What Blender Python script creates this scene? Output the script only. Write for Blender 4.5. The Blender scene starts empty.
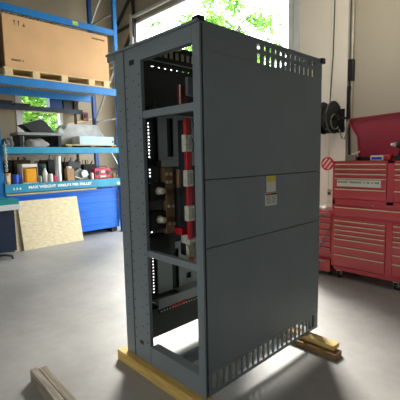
import bpy, bmesh, math, random
from mathutils import Vector, Matrix
C = bpy.context.scene.collection
S = bpy.context.scene
random.seed(7)
PI = math.pi

# ------------------------------------------------------------------ camera, world, lamps, exposure
CAM = (-1.5456, -1.5981, 1.6214)
yaw, pitch, roll = 0.805597, -0.114146, -0.02015
cd = bpy.data.cameras.new('camera'); cam = bpy.data.objects.new('camera', cd); C.objects.link(cam)
cd.sensor_width = 36; cd.lens = 36 * 373.78 / 400; cd.clip_start = .05; cd.clip_end = 300
fw = Vector((math.cos(pitch)*math.cos(yaw), math.cos(pitch)*math.sin(yaw), math.sin(pitch)))
rt = Vector((math.sin(yaw), -math.cos(yaw), 0)); up = rt.cross(fw)
r2 = rt*math.cos(roll) + up*math.sin(roll); u2 = -rt*math.sin(roll) + up*math.cos(roll)
M = Matrix((r2, u2, -fw)).transposed().to_4x4(); M.translation = CAM
cam.matrix_world = M
S.camera = cam
S.view_settings.view_transform = 'Standard'; S.view_settings.look = 'None'
S.view_settings.gamma = 1; S.view_settings.use_curve_mapping = False
S.view_settings.exposure = 0.0

w = bpy.data.worlds.new('world'); S.world = w; w.use_nodes = True
bgn = w.node_tree.nodes['Background']
bgn.inputs[0].default_value = (0.90, 0.96, 1.0, 1); bgn.inputs[1].default_value = 8.0   # bright overcast sky

def area(name, loc, sx, sy, power, col, rot=(0, 0, 0)):
    l = bpy.data.lights.new(name, 'AREA'); l.shape = 'RECTANGLE'; l.size = sx; l.size_y = sy
    l.energy = power; l.color = col
    o = bpy.data.objects.new(name, l); C.objects.link(o); o.location = loc; o.rotation_euler = rot
    return o
# daylight portal in the open overhead door
p = area('daylight_portal', (4.3, 4.16, 2.45), 4.9, 4.4, 1, (1, 1, 1), (0, PI/2, 0)); p.data.cycles.is_portal = True
sun = bpy.data.lights.new('hazy_sun', 'SUN'); sun.energy = 8.0; sun.angle = math.radians(16); sun.color = (1.0, .97, .90)
so = bpy.data.objects.new('hazy_sun', sun); C.objects.link(so)
saz, sel = math.radians(46), math.radians(36)          # low sun beyond the open door, towards the camera
so.rotation_euler = Vector((math.cos(sel)*math.cos(saz), math.cos(sel)*math.sin(saz), math.sin(sel))).to_track_quat('Z', 'Y').to_euler()
for i, (loc, rot, sx, sy) in enumerate([((1.9, -6.1, 2.25), (PI/2, 0, 0), 1.5, 1.4), ((-6.1, -.55, 2.2), (PI/2, 0, -PI/2), 3.6, 1.7)]):  # portals for the two added fill windows
    q = area('daylight_portal', loc, sx, sy, 1, (1, 1, 1), rot); q.data.cycles.is_portal = True
# tube lamps under the ceiling
for i, (x, y, pw) in enumerate([(-1.6, 3.2, 30)]):
    if pw: area('ceiling_lamp_light', (x, y, 6.05), 1.2, .25, pw, (1.0, .93, .80))

# ------------------------------------------------------------------ materials
def lin(h):
    h = h.lstrip('#'); o = []
    for i in (0, 2, 4):
        c = int(h[i:i+2], 16) / 255
        o.append(c/12.92 if c <= .04045 else ((c+.055)/1.055)**2.4)
    return (*o, 1)
MATS = {}
def mat(name, hexc, rough=.6, metal=0, var=.12, scale=6, bump=0, bscale=40, spec=.5, alpha=1, trans=0, hex2=None, stretch=None):
    if name in MATS: return MATS[name]
    m = bpy.data.materials.new(name); m.use_nodes = True; nt = m.node_tree; n = nt.nodes; L = nt.links
    b = n['Principled BSDF']; c = lin(hexc)
    tc = n.new('ShaderNodeTexCoord'); mp = n.new('ShaderNodeMapping'); L.new(tc.outputs['Object'], mp.inputs[0])
    if stretch: mp.inputs['Scale'].default_value = stretch
    nz = n.new('ShaderNodeTexNoise'); nz.inputs['Scale'].default_value = scale; nz.inputs['Detail'].default_value = 6
    L.new(mp.outputs[0], nz.inputs['Vector'])
    cr = n.new('ShaderNodeValToRGB')
    c2 = lin(hex2) if hex2 else tuple(min(1, v*(1+var)) for v in c[:3]) + (1,)
    c1 = c if hex2 else tuple(v*(1-var) for v in c[:3]) + (1,)
    cr.color_ramp.elements[0].color = c1; cr.color_ramp.elements[1].color = c2
    cr.color_ramp.elements[0].position = .35; cr.color_ramp.elements[1].position = .65
    L.new(nz.outputs['Fac'], cr.inputs[0]); L.new(cr.outputs[0], b.inputs['Base Color'])
    b.inputs['Roughness'].default_value = rough; b.inputs['Metallic'].default_value = metal
    b.inputs['Specular IOR Level'].default_value = spec
    b.inputs['Alpha'].default_value = alpha; b.inputs['Transmission Weight'].default_value = trans
    if bump:
        bz = n.new('ShaderNodeTexNoise'); bz.inputs['Scale'].default_value = bscale; bz.inputs['Detail'].default_value = 4
        L.new(mp.outputs[0], bz.inputs['Vector'])
        bp = n.new('ShaderNodeBump'); bp.inputs['Strength'].default_value = bump; bp.inputs['Distance'].default_value = .01
        L.new(bz.outputs['Fac'], bp.inputs['Height']); L.new(bp.outputs[0], b.inputs['Normal'])
    MATS[name] = m; return m

GREY = mat('cabinet_grey_paint', '#7b8487', .42, 0, .04, 3, .05, 300)
STEEL = mat('galvanised_steel', '#8d928f', .4, .3, .08, 8)
BLACKP = mat('black_paint', '#15171a', .45)
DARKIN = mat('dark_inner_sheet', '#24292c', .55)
GREYIN = mat('inner_grey_sheet', '#979d9b', .45, .1, .05)
REDBUS = mat('red_insulator', '#c8202c', .4, 0, .08, 12)
SILVER = mat('pale_clamp', '#d2cdb9', .4, 0, .12, 30)
COPPER = mat('dull_copper', '#a68863', .45, .25, .12, 10)
KNOB = mat('cream_plastic', '#d6caae', .5)
WHITE = mat('white_paint', '#dcdedb', .5, 0, .05)
YELLOWGREEN = mat('pale_green_sticker', '#d6e08c', .5, 0, .04)
STICK_Y = mat('sticker_yellow', '#d8c646', .5)
STICK_W = mat('sticker_white', '#dcdacb', .5, 0, .08, 60)
STICK_R = mat('sticker_red', '#c8392c', .5)
LUMBER = mat('lumber', '#c9a04e', .7, 0, .2, 5, .3, 30, hex2='#e3c478', stretch=(6, .6, 6))
LUMBERX = mat('lumber_weathered', '#74695b', .8, 0, .2, 5, .5, 25, hex2='#a09380', stretch=(8, .7, 8))
DARKWOOD = mat('lumber_brown', '#8b6a3e', .75, 0, .2, 6, .3, 30)
OSBM = mat('osb_flakes', '#e2cda0', .75, 0, .1, 12, .15, 30, hex2='#f0e2bd', stretch=(1, 1, 2.2))
PLY = mat('plywood', '#dcc290', .7, 0, .08, 6)
BLUE = mat('rack_blue_paint', '#1a77bd', .45, 0, .1, 5)
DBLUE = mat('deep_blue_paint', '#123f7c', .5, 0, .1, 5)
TEAL = mat('rack_teal_paint', '#2b93b3', .45, 0, .1, 5)
CRATEBLUE = mat('blue_plastic', '#0f6fdb', .42, 0, .08, 4)
BOXM = mat('crate_board', '#dcae7c', .75, 0, .05, 2, .08, 60)
BOXSHADE = mat('crate_shaded_side', '#7a5230', .8)
REDP = mat('tool_chest_red', '#c8484d', .32, 0, .05, 3)
REDD = mat('tool_chest_red_drawer', '#cd5052', .34, 0, .05, 3)
TRIMM = mat('drawer_pull_metal', '#e0d6b4', .35, .3, .05)
RUBBER = mat('black_rubber', '#141516', .6)
HOSEM = mat('hose_black', '#1d2225', .45)
HOSEY = mat('hose_pale', '#8d9078', .5)
PIPE = mat('pale_conduit', '#b0aa98', .45, .2)
PIPED = mat('dark_conduit', '#4b4a45', .5, .2)
BRACE = mat('dark_steel_brace', '#3a3a38', .6)
INK = mat('faded_ink', '#7b5738', .8)
LETTER = mat('white_lettering', '#f3f6f5', .5, 0, .02)
GLASSY = mat('grey_plastic_sheet', '#a8a6a0', .3, 0, .15, 6, .3, 8)
LBLUE = mat('pale_blue_panel', '#b7d6ea', .45, 0, .04)
ORANGE = mat('orange_yellow_plastic', '#f3a813', .45, 0, .06)
CLEARP = mat('milky_plastic', '#e8e2d8', .4, 0, .04)
PINKRED = mat('radio_red', '#c92f4b', .4, 0, .08)
TAN = mat('tan_block', '#b7906a', .7, 0, .12)
TANL = mat('tan_basket', '#d9a45f', .7, 0, .15)
SILV = mat('brushed_cylinder', '#c9cbc6', .3, .4, .06)
MACHG = mat('machine_grey', '#808680', .45, .1, .2, 20)
CBLUE = mat('cup_blue', '#1c50c8', .45)
CHAIN = mat('chain_pale', '#bfc6bb', .45, .3)
BROWN = mat('brown_clutter', '#4a3527', .8, 0, .3, 15)
BARK = mat('bark', '#4c4238', .9, 0, .2, 10)
LEAF = mat('leaf', '#4a8a2c', .6, 0, .25, 3, hex2='#8fc04a')
ASPH = mat('pale_pavement', '#b9b6ad', .9, 0, .08, 2)
CREAMW = mat('wall_cream', '#bdb4a0', .75, 0, .04, .8, .05, 60)
TANW = mat('wall_tan', '#a99c86', .8, 0, .05, .8, .05, 60)
CEIL = mat('ceiling_board', '#5a5853', .85)
LAMPB = mat('lamp_housing', '#d8d8d4', .5)
def glass():
    m = bpy.data.materials.new('window_glass'); m.use_nodes = True; nt = m.node_tree
    for n in list(nt.nodes): nt.nodes.remove(n)
    o = nt.nodes.new('ShaderNodeOutputMaterial'); t = nt.nodes.new('ShaderNodeBsdfTransparent'); g = nt.nodes.new('ShaderNodeBsdfGlossy')
    g.inputs['Roughness'].default_value = .02; x = nt.nodes.new('ShaderNodeMixShader'); f = nt.nodes.new('ShaderNodeFresnel')
    f.inputs[0].default_value = 1.3
    nt.links.new(f.outputs[0], x.inputs[0]); nt.links.new(t.outputs[0], x.inputs[1]); nt.links.new(g.outputs[0], x.inputs[2]); nt.links.new(x.outputs[0], o.inputs[0])
    return m
GLASS = glass()
FILTER = mat('grey_filter_mesh', '#a9aaa4', .7, 0, .05, 20, alpha=.38)
# concrete floor: mottled, with worn gloss
def concrete():
    m = bpy.data.materials.new('concrete_floor'); m.use_nodes = True; nt = m.node_tree; n = nt.nodes; L = nt.links
    b = n['Principled BSDF']; tc = n.new('ShaderNodeTexCoord')
    a = n.new('ShaderNodeTexNoise'); a.inputs['Scale'].default_value = 1.1; a.inputs['Detail'].default_value = 8; a.inputs['Roughness'].default_value = .62
    f = n.new('ShaderNodeTexNoise'); f.inputs['Scale'].default_value = 14; f.inputs['Detail'].default_value = 6
    for q in (a, f): L.new(tc.outputs['Object'], q.inputs['Vector'])
    cr = n.new('ShaderNodeValToRGB'); cr.color_ramp.elements[0].position = .3; cr.color_ramp.elements[1].position = .7
    cr.color_ramp.elements[0].color = lin('#938f89'); cr.color_ramp.elements[1].color = lin('#b3afa9')
    L.new(a.outputs['Fac'], cr.inputs[0])
    mx = n.new('ShaderNodeMix'); mx.data_type = 'RGBA'; mx.blend_type = 'MULTIPLY'; mx.inputs[0].default_value = .18
    L.new(cr.outputs[0], mx.inputs[6]); L.new(f.outputs['Fac'], mx.inputs[7]); L.new(mx.outputs[2], b.inputs['Base Color'])
    rr = n.new('ShaderNodeMapRange'); rr.inputs[3].default_value = .42; rr.inputs[4].default_value = .62
    L.new(a.outputs['Fac'], rr.inputs[0]); L.new(rr.outputs[0], b.inputs['Roughness'])
    bp = n.new('ShaderNodeBump'); bp.inputs['Strength'].default_value = .08; L.new(f.outputs['Fac'], bp.inputs['Height']); L.new(bp.outputs[0], b.inputs['Normal'])
    return m
CONC = concrete()

# ------------------------------------------------------------------ mesh helpers
class MB:
    def __init__(s): s.bm = bmesh.new()
    def box(s, x0, x1, y0, y1, z0, z1, bev=0, rot=None, piv=None):
        if x1 < x0: x0, x1 = x1, x0
        if y1 < y0: y0, y1 = y1, y0
        if z1 < z0: z0, z1 = z1, z0
        g = bmesh.ops.create_cube(s.bm, size=1); vs = g['verts']
        mtx = Matrix.Translation(((x0+x1)/2, (y0+y1)/2, (z0+z1)/2)) @ Matrix.Diagonal((x1-x0, y1-y0, z1-z0, 1))
        if rot is not None:
            pv = Vector(piv if piv else ((x0+x1)/2, (y0+y1)/2, (z0+z1)/2))
            mtx = Matrix.Translation(pv) @ rot.to_4x4() @ Matrix.Translation(-pv) @ mtx
        bmesh.ops.transform(s.bm, matrix=mtx, verts=vs)
        if bev:
            es = list({e for v in vs for e in v.link_edges})
            bmesh.ops.bevel(s.bm, geom=es, offset=bev, segments=2, affect='EDGES', profile=.5)
        return s
    def tube(s, pts, r, seg=8, cap=True):
        pts = [Vector(p) for p in pts]; rings = []
        rs = r if isinstance(r, (list, tuple)) else [r]*len(pts)
        for i, p in enumerate(pts):
            d = (pts[min(i+1, len(pts)-1)] - pts[max(i-1, 0)]).normalized()
            a = d.cross(Vector((0, 0, 1)) if abs(d.z) < .9 else Vector((1, 0, 0))).normalized(); b = d.cross(a)
            rings.append([s.bm.verts.new(p + (a*math.cos(t) + b*math.sin(t))*rs[i]) for t in [2*PI*k/seg for k in range(seg)]])
        for q, t in zip(rings, rings[1:]):
            for k in range(seg): s.bm.faces.new((q[k], q[(k+1) % seg], t[(k+1) % seg], t[k]))
        if cap: s.bm.faces.new(rings[0][::-1]); s.bm.faces.new(rings[-1])
        return s
    def bar(s, p0, p1, w, h):                      # rectangular bar between two points
        p0, p1 = Vector(p0), Vector(p1); d = (p1-p0).normalized()
        a = d.cross(Vector((0, 0, 1)) if abs(d.z) < .95 else Vector((0, 1, 0))).normalized(); b = a.cross(d)
        q = []
        for p in (p0, p1): q.append([s.bm.verts.new(p + a*i*w/2 + b*j*h/2) for i, j in ((-1, -1), (1, -1), (1, 1), (-1, 1))])
        for k in range(4): s.bm.faces.new((q[0][k], q[0][(k+1) % 4], q[1][(k+1) % 4], q[1][k]))
        s.bm.faces.new(q[0][::-1]); s.bm.faces.new(q[1]); return s
    def lathe(s, prof, origin, axis='Z', seg=24):   # prof: list of (r, h)
        o = Vector(origin); rings = []
        for r, h in prof:
            ring = []
            for k in range(seg):
                t = 2*PI*k/seg; c, d = r*math.cos(t), r*math.sin(t)
                v = {'Z': (c, d, h), 'X': (h, c, d), 'Y': (c, h, d)}[axis]
                ring.append(s.bm.verts.new(o + Vector(v)))
            rings.append(ring)
        for q, t in zip(rings, rings[1:]):
            for k in range(seg): s.bm.faces.new((q[k], q[(k+1) % seg], t[(k+1) % seg], t[k]))
        s.bm.faces.new(rings[0][::-1]); s.bm.faces.new(rings[-1]); return s
    def prism(s, poly, axis, a0, a1):              # poly in the two other axes
        def V(p, a): return {'X': (a, p[0], p[1]), 'Y': (p[0], a, p[1]), 'Z': (p[0], p[1], a)}[axis]
        A = [s.bm.verts.new(V(p, a0)) for p in poly]; B = [s.bm.verts.new(V(p, a1)) for p in poly]
        n = len(poly)
        for k in range(n): s.bm.faces.new((A[k], A[(k+1) % n], B[(k+1) % n], B[k]))
        s.bm.faces.new(A[::-1]); s.bm.faces.new(B); return s
    def quads(s, vs, fs):
        vv = [s.bm.verts.new(v) for v in vs]
        for f in fs: s.bm.faces.new([vv[i] for i in f])
        return s
    def build(s, name, m, parent=None, origin=None, smooth=False):
        bmesh.ops.recalc_face_normals(s.bm, faces=s.bm.faces[:])
        off = Vector((0, 0, 0)); q = parent
        while q: off += q.location; q = q.parent
        o0 = Vector(origin) if origin is not None else None
        if parent is None and o0 is None:
            b = [v.co for v in s.bm.verts]
            o0 = Vector(((min(c.x for c in b)+max(c.x for c in b))/2, (min(c.y for c in b)+max(c.y for c in b))/2, min(c.z for c in b)))
        loc = (o0 - off) if o0 is not None else Vector((0, 0, 0))
        bmesh.ops.translate(s.bm, vec=-(off+loc), verts=s.bm.verts[:])
        me = bpy.data.meshes.new(name); s.bm.to_mesh(me); s.bm.free(); me.materials.append(m)
        if smooth:
            for pl in me.polygons: pl.use_smooth = True
            me.set_sharp_from_angle(angle=math.radians(35))
        o = bpy.data.objects.new(name, me); C.objects.link(o); o.location = loc
        if parent: o.parent = parent
        return o
def tag(o, label, cat, group=None, kind=None):
    o['label'] = label; o['category'] = cat
    if group: o['group'] = group
    if kind: o['kind'] = kind
    return o
def thing(name, label, cat, loc, group=None):
    o = bpy.data.objects.new(name, None); C.objects.link(o); o.location = loc; o.empty_display_size = .1
    return tag(o, label, cat, group)
def struct(name, mb, m, parent=None):
    o = mb.build(name, m, parent)
    if not parent: o['kind'] = 'structure'
    return o
def copy_tree(o, parent=None):
    c = o.copy(); C.objects.link(c)
    if parent: c.parent = parent
    for ch in list(o.children): copy_tree(ch, c)
    return c

# ------------------------------------------------------------------ the room
XB, YL, ZC = 4.1, 7.3, 6.4
XF, YR = -6.0, -6.0
DY0, DY1, DZ = 1.93, 6.42, 4.95                  # open overhead door
struct('floor', MB().box(XF, XB+.25, YR, YL+.2, -.2, 0), CONC)
struct('ground', MB().box(XB+.25, 60, -40, 60, -.25, -.05).box(-40, XB+.25, YL+.2, 60, -.25, -.05).box(-40, XF-.2, -40, YL+.2, -.25, -.05).box(XF-.2, XB+.25, -40, YR-.2, -.25, -.05), ASPH)
struct('ceiling', MB().box(XF, XB+.2, YR, YL+.2, ZC, ZC+.2), CEIL)
struct('wall_back', MB().box(XB, XB+.2, YR, DY0, 0, ZC).box(XB, XB+.2, DY1, YL+.2, 0, ZC).box(XB, XB+.2, DY0, DY1, DZ, ZC), CREAMW)
WX0, WX1, WZ0, WZ1 = 1.40, 2.46, 1.75, 3.35
struct('wall_left', MB().box(XF, WX0, YL, YL+.2, 0, ZC).box(WX1, XB, YL, YL+.2, 0, ZC).box(WX0, WX1, YL, YL+.2, 0, WZ0).box(WX0, WX1, YL, YL+.2, WZ1, ZC), TANW)
def wall_with_fill_window(name, axis, a0, a1, w0, w1, z0, z1):  # unseen wall, opened by a window added for fill daylight
    b = MB()
    def bx_(p, q, r, t): b.box(XF-.2, XF, p, q, r, t) if axis == 'X' else b.box(p, q, YR-.2, YR, r, t)
    bx_(a0, w0, 0, ZC); bx_(w1, a1, 0, ZC); bx_(w0, w1, 0, z0); bx_(w0, w1, z1, ZC)
    struct(name, b, mat('wall_dull', '#8a8272', .85, 0, .05, .8))
wall_with_fill_window('wall_front', 'X', YR, YL+.2, -2.3, 1.2, 1.4, 3.0)
wall_with_fill_window('wall_right', 'Y', XF-.2, XB+.2, 1.2, 2.6, 1.6, 2.9)
f = MB()
for y in (-2.3, -1.16, -.02, 1.12): f.box(XF-.12, XF-.04, y, y+.08, 1.4, 3.0)
f.box(XF-.12, XF-.04, -2.3, 1.2, 1.4, 1.47).box(XF-.12, XF-.04, -2.3, 1.2, 2.93, 3.0)
struct('fill_window_2', f, WHITE)  # unseen window, added to let fill daylight onto the fronts
f = MB()
for x in (1.2, 1.86, 2.52): f.box(x, x+.08, YR-.12, YR-.04, 1.6, 2.9)
f.box(1.2, 2.6, YR-.12, YR-.04, 1.6, 1.67).box(1.2, 2.6, YR-.12, YR-.04, 2.83, 2.9)
struct('fill_window_3', f, WHITE)  # unseen window, added to let fill daylight onto the side panel
# pilaster to the right of the door
struct('trim_1', MB().box(4.0, XB, .98, 1.24, 0, ZC).box(4.0, XB, 1.245, 1.78, 0, ZC), mat('pilaster_cream', '#f0e7d6', .7, 0, .03, .8))
# window in the wall behind the rack
wf = MB()
for a in ((WX0, WX0+.14, WZ0, WZ1), (WX1-.06, WX1, WZ0, WZ1)): wf.box(a[0], a[1], YL-.02, YL+.12, a[2], a[3])
wf.box(WX0+.14, WX1-.06, YL-.02, YL+.12, WZ0, WZ0+.07).box(WX0+.14, WX1-.06, YL-.02, YL+.12, WZ1-.07, WZ1)
wo = struct('window_1', wf, WHITE)
MB().box(WX0+.13, WX1-.05, YL+.05, YL+.056, WZ0+.05, WZ1-.05).build('pane', GLASS, wo)
# overhead door: tracks, header rail, jamb posts
d = struct('door_1', MB().box(XB-.06, XB+.22, DY1-.06, DY1, 0, DZ).box(XB-.06, XB+.22, DY0, DY0+.09, 0, DZ).box(XB-.06, XB+.22, DY0, DY1, DZ-.05, DZ), WHITE)
MB().box(XB-.13, XB-.07, DY1+.02, DY1+.13, 0, 5.15).build('track', WHITE, d)
MB().box(XB-.13, XB-.07, DY0-.16, DY0-.05, 0, 5.15).build('track', WHITE, d)
MB().box(XB-.12, XB-.06, DY0-.16, DY1+.06, 5.04, 5.10).build('header_rail', WHITE, d)
# dark steel wall bracing in the corner beyond the rack
struct('trim_2', MB().bar((4.02, 6.47, 6.3), (4.02, 6.40, 4.6), .07, .05), BRACE)
struct('trim_3', MB().bar((4.03, 6.50, 5.62), (4.03, 7.2, 5.08), .05, .07), BRACE)
struct('trim_4', MB().bar((4.03, 6.46, 4.95), (4.03, 7.25, 4.90), .05, .06), BRACE)
struct('trim_5', MB().bar((4.03, 6.44, 4.86), (4.03, 7.0, 4.30), .05, .07), BRACE)
for i, (x, y) in enumerate([(-1.6, 3.2)]):
    t = thing('ceiling_lamp', 'long white tube lamp hanging under the ceiling', 'lamp', (x, y, 6.1))
    MB().box(x-.65, x+.65, y-.16, y+.16, 6.1, 6.2, .02).build('housing', LAMPB, t)
    for s in (-.5, .5): MB().tube([(x+s, y, 6.2), (x+s, y, 6.4)], .008).build('hanger', LAMPB, t)

wl_ = thing('fill_lamp', 'added fill lamp hanging out of view over the tool chest', 'lamp', (2.2, .1, 3.9))  # lamp added out of view to brighten the chest and wall
MB().box(2.08, 2.17, -.4, .6, 3.8, 4.0, .01).build('housing', LAMPB, wl_)
for yy in (-.2, .4): MB().tube([(2.12, yy, 4.0), (2.12, yy, 6.4)], .01).build('hanger', LAMPB, wl_)
area('fill_lamp_light', (2.19, .1, 3.9), .9, .2, 26, (1, .93, .82), Vector((-1.0, 0, .26)).to_track_quat('Z', 'Y').to_euler())
# ------------------------------------------------------------------ outdoors: trees beyond door and window
def tree(x, y, h, r, n, label, seed, leafsize=.22):
    rnd = random.Random(seed)
    t = thing('tree', label, 'tree', (x, y, -.05), 'trees outside the building')
    tb = MB(); tb.tube([(x, y, -.05), (x+.05, y, h*.3), (x-.05, y+.1, h*.55), (x, y, h*.85)], [.17, .14, .1, .03], 8)
    for k in range(14):
        z0 = h*(.28 + .5*rnd.random()); a = rnd.random()*2*PI; L = r*(.6+.35*rnd.random())
        tb.tube([(x, y, z0), (x+math.cos(a)*L*.5, y+math.sin(a)*L*.5, z0+L*.3), (x+math.cos(a)*L, y+math.sin(a)*L, z0+L*.42)], [.06, .04, .012], 6)
    tb.build('trunk', BARK, t)
    vs, fs = [], []
    clumps = []
    for k in range(60):
        while True:
            u = Vector((rnd.uniform(-1, 1), rnd.uniform(-1, 1), rnd.uniform(-1, 1)))
            if .25 < u.length < 1: break
        clumps.append(Vector((x, y, h*.6)) + Vector((u.x*r, u.y*r, u.z*h*.42)))
    for k in range(n):
        c = rnd.choice(clumps); p = c + Vector((rnd.gauss(0, .36), rnd.gauss(0, .36), rnd.gauss(0, .26)))
        d1 = Vector((rnd.gauss(0, 1), rnd.gauss(0, 1), rnd.gauss(0, .6))).normalized(); d2 = d1.cross(Vector((rnd.gauss(0, 1), rnd.gauss(0, 1), rnd.gauss(0, 1)))).normalized()
        L = leafsize*(.6+.6*rnd.random()); i = len(vs)
        vs += [p-d1*L*.5, p+d2*L*.22, p+d1*L*.5, p-d2*L*.22]; fs.append((i, i+1, i+2, i+3))
    me = bpy.data.meshes.new('foliage'); me.from_pydata([v - Vector((x, y, -.05)) for v in vs], [], fs); me.materials.append(LEAF)
    o = bpy.data.objects.new('foliage', me); C.objects.link(o); o.parent = t
tree(10.4, 17.4, 10.8, 2.8, 7500, 'leafy tree outside at the left side of the open doorway', 3, .40)
tree(15.2, 13.4, 10.8, 2.9, 6500, 'tall leafy tree outside above the top of the grey cabinet', 5, .42)
tree(3.1, 11.0, 4.6, 1.8, 7000, 'bright green tree seen through the window behind the rack', 9)

# ------------------------------------------------------------------ the electrical cabinet
W, D, Z0, Z1 = 1.42, .885, .085, 2.40
cab = thing('electrical_cabinet', 'tall dark grey open-fronted electrical switchgear cabinet on lumber skids', 'electrical cabinet', (.7, .44, Z0))
def part(name, mb, m=GREY, parent=cab, smooth=False): return mb.build(name, m, parent, smooth=smooth)
# near side panels (y = 0 face)
PT = .018
x0 = .034
sp = part('side_panel', MB().box(x0, W, -.004, PT, 1.486, 2.245, .003).box(x0, .545, -.004, PT, 2.245, 2.395, .0).box(1.31, W, -.004, PT, 2.245, 2.395)
     .box(.545, 1.31, -.004, PT, 2.365, 2.395).box(.545, 1.31, -.004, PT, 2.305, 2.335))
vg = MB()
n = 12
for k in range(1, n):
    xx = .545 + (1.31-.545)*k/n
    vg.box(xx-.016, xx+.016, -.002, .012, 2.245, 2.365)
vg.build('vent_grille', GREY, sp)
part('side_panel', MB().box(x0, W, -.004, PT, 1.062, 1.481, .003))
part('side_panel', MB().box(x0, W, -.004, PT, .246, 1.057, .003))
g = MB().box(x0, W, -.002, .02, .222, .242).box(x0, W, -.002, .02, Z0, .110)
n = 21
for k in range(n+1):
    xx = .06 + (1.37-.06)*k/n
    g.box(xx-.007, xx+.007, -.001, .010, .11, .222)
g.box(x0, .055, -.001, .014, .11, .222).box(1.375, W, -.001, .014, .11, .222)
part('vent_grille', g)
part('seam_backing', MB().box(.018, .033, .006, .011, Z0, 2.39).box(x0, W-.055, PT, PT+.006, 1.44, 1.53).box(x0, W-.055, PT, PT+.006, 1.02, 1.10), BLACKP)
part('vent_filter', MB().box(.05, W-.05, .016, .018, .108, .224), FILTER)
# corner posts
part('corner_post', MB().box(0.001, .05, .012, .055, Z0, 2.395, .004).box(.003, .017, -.004, .02, Z0, 2.394).box(.017, .05, .012, .02, Z0, 2.394))
part('corner_post', MB().box(W-.05, W, .0, .05, Z0, 2.395, .003))
part('corner_post', MB().box(W-.05, W, D-.05, D, Z0, 2.395, .003))
part('corner_post', MB().box(-.004, .05, .776, D, Z0, 2.385, .004))
# perforated broad front upright
sl = [(.669, 2.29), (.683, .227)]
pu = MB().box(0, .018, .574, .768, Z0, 2.385, .003)
pu.box(.004, .03, .576, .592, Z0+.001, 2.384)
fu = part('front_upright', pu)
def dot(name, m, par, a, b, r): MB().tube([a, b], r, 8).build(name, m, par)
for z in [2.2-.075*k for k in range(27)]:
    for y in (.60, .75): dot('screw_hole', BLACKP, fu, (-.0015, y, z), (.004, y, z), .006)
for z in [2.16-.15*k for k in range(13)]: dot('screw_hole', BLACKP, fu, (-.0015, .66, z), (.004, .66, z), .005)
for z in [2.1-.13*k for k in range(14)]: dot('rivet', BLACKP, fu, (-.0055, .84, z), (.004, .84, z), .005)
MB().box(-.002, .004, .645, .705, 2.27, 2.305).box(-.002, .004, .66, .705, .213, .24).build('hand_slot', BLACKP, fu)
# screws down the near post and panels
sc = MB()
for z in (2.2, 1.95, 1.72, 1.50, 1.30, 1.08, .86, .64, .42, .25):
    dot('screw_head', STEEL, cab, (-.004, .035, z), (.004, .035, z), .006)
sc = MB()
for zz in (1.52, 2.22, 1.10, 1.44, .29, 1.02):
    for xx in (.06, 1.36): dot('screw_head', STEEL, cab, (xx, -.008, zz), (xx, 0, zz), .007)
# header, rails, base
part('header', MB().box(.002, .05, .056, .574, 2.287, 2.385, .002))
hh = MB()
for y in (.31, .34): hh.tube([(-.002, y, 2.335), (.002, y, 2.335)], .006)
hh.build('bolt', STEEL, cab)
part('top_flange', MB().box(-.012, W+.02, -.006, .006, 2.388, 2.402).box(-.012, .05, 0, 1.0, 2.386, 2.402).box(W-.05, W+.02, 0, D+.01, 2.386, 2.402).box(0, W, D-.04, D+.01, 2.386, 2.402).box(-.006, .05, D, .99, 2.345, 2.387))
part('lifting_lug', MB().box(.0, .05, -.006, .006, 2.395, 2.425).box(.0, .012, -.006, .05, 2.395, 2.425), BLACKP)
part('lifting_lug', MB().box(W-.03, W+.025, -.02, .03, 2.37, 2.41), BLACKP)
part('cross_rail', MB().box(.005, .045, .05, .60, 1.898, 1.946, .002))
part('cross_rail', MB().box(.005, .045, .05, .60, .912, .958, .002))
part('base_rail', MB().box(.003, .075, .056, .573, Z0, .225, .002))
part('base_rail', MB().box(W-.07, W, .02, .80, Z0, .2, .003))
part('base_rail', MB().box(.07, W-.05, .33, .37, .12, .20, .003), GREY)
# lower inner parts, far wall
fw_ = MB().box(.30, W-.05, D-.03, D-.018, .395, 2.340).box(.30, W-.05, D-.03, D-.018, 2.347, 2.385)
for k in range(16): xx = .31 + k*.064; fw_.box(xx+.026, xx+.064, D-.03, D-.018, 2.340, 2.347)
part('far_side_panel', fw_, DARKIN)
# perforated rail: a real ladder of holes against the daylight
pr = MB().box(.05, .249, D-.03, D-.022, .13, 2.385).box(.269, .305, D-.03, D-.022, .13, 2.385)
def rungs(z0, z1, pitch=.0265, hole=.0125):
    z = z0; out = []
    while z + hole <= z1: out.append((z, z+hole)); z += pitch
    return out
holes = rungs(.50, .84) + rungs(.985, 1.05) + rungs(1.47, 1.545) + rungs(1.625, 1.92) + rungs(1.97, 2.06, .04)
zp = .13
for a, b in holes:
    pr.box(.243, .269, D-.03, D-.022, zp, a); zp = b
pr.box(.243, .269, D-.03, D-.022, zp, 2.385)
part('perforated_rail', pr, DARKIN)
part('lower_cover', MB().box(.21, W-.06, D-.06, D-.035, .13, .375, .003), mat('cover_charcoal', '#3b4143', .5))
# mounting panels with slots
YM = .83
mp = MB().box(.33, .425, YM, YM+.012, 1.60, 1.985).box(.49, 1.25, YM, YM+.012, 1.60, 1.985).box(.425, .49, YM, YM+.012, 1.60, 1.63).box(.425, .49, YM, YM+.012, 1.945, 1.985)
mp.box(.31, 1.25, YM-.06, YM+.012, 1.55, 1.60)
part('mounting_panel', mp, GREYIN)
mp = MB().box(.285, .44, YM, YM+.012, .49, .90).box(.515, .60, YM, YM+.012, .49, .90).box(.44, .515, YM, YM+.012, .845, .90)
mp.box(.60, .66, YM, YM+.012, .60, .90).box(.60, .66, YM, YM+.012, .49, .545).box(.66, 1.2, YM, YM+.012, .49, .90)
part('mounting_panel', mp, GREYIN)
tr = MB().box(.20, 1.2, YM-.1, YM+.0, .445, .455).box(.20, 1.2, YM-.11, YM-.10, .41, .49)
tr.box(.45, 1.2, YM-.10, YM, .485, .493)
trr = part('cable_tray', tr, GREYIN)
dd = MB()
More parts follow.
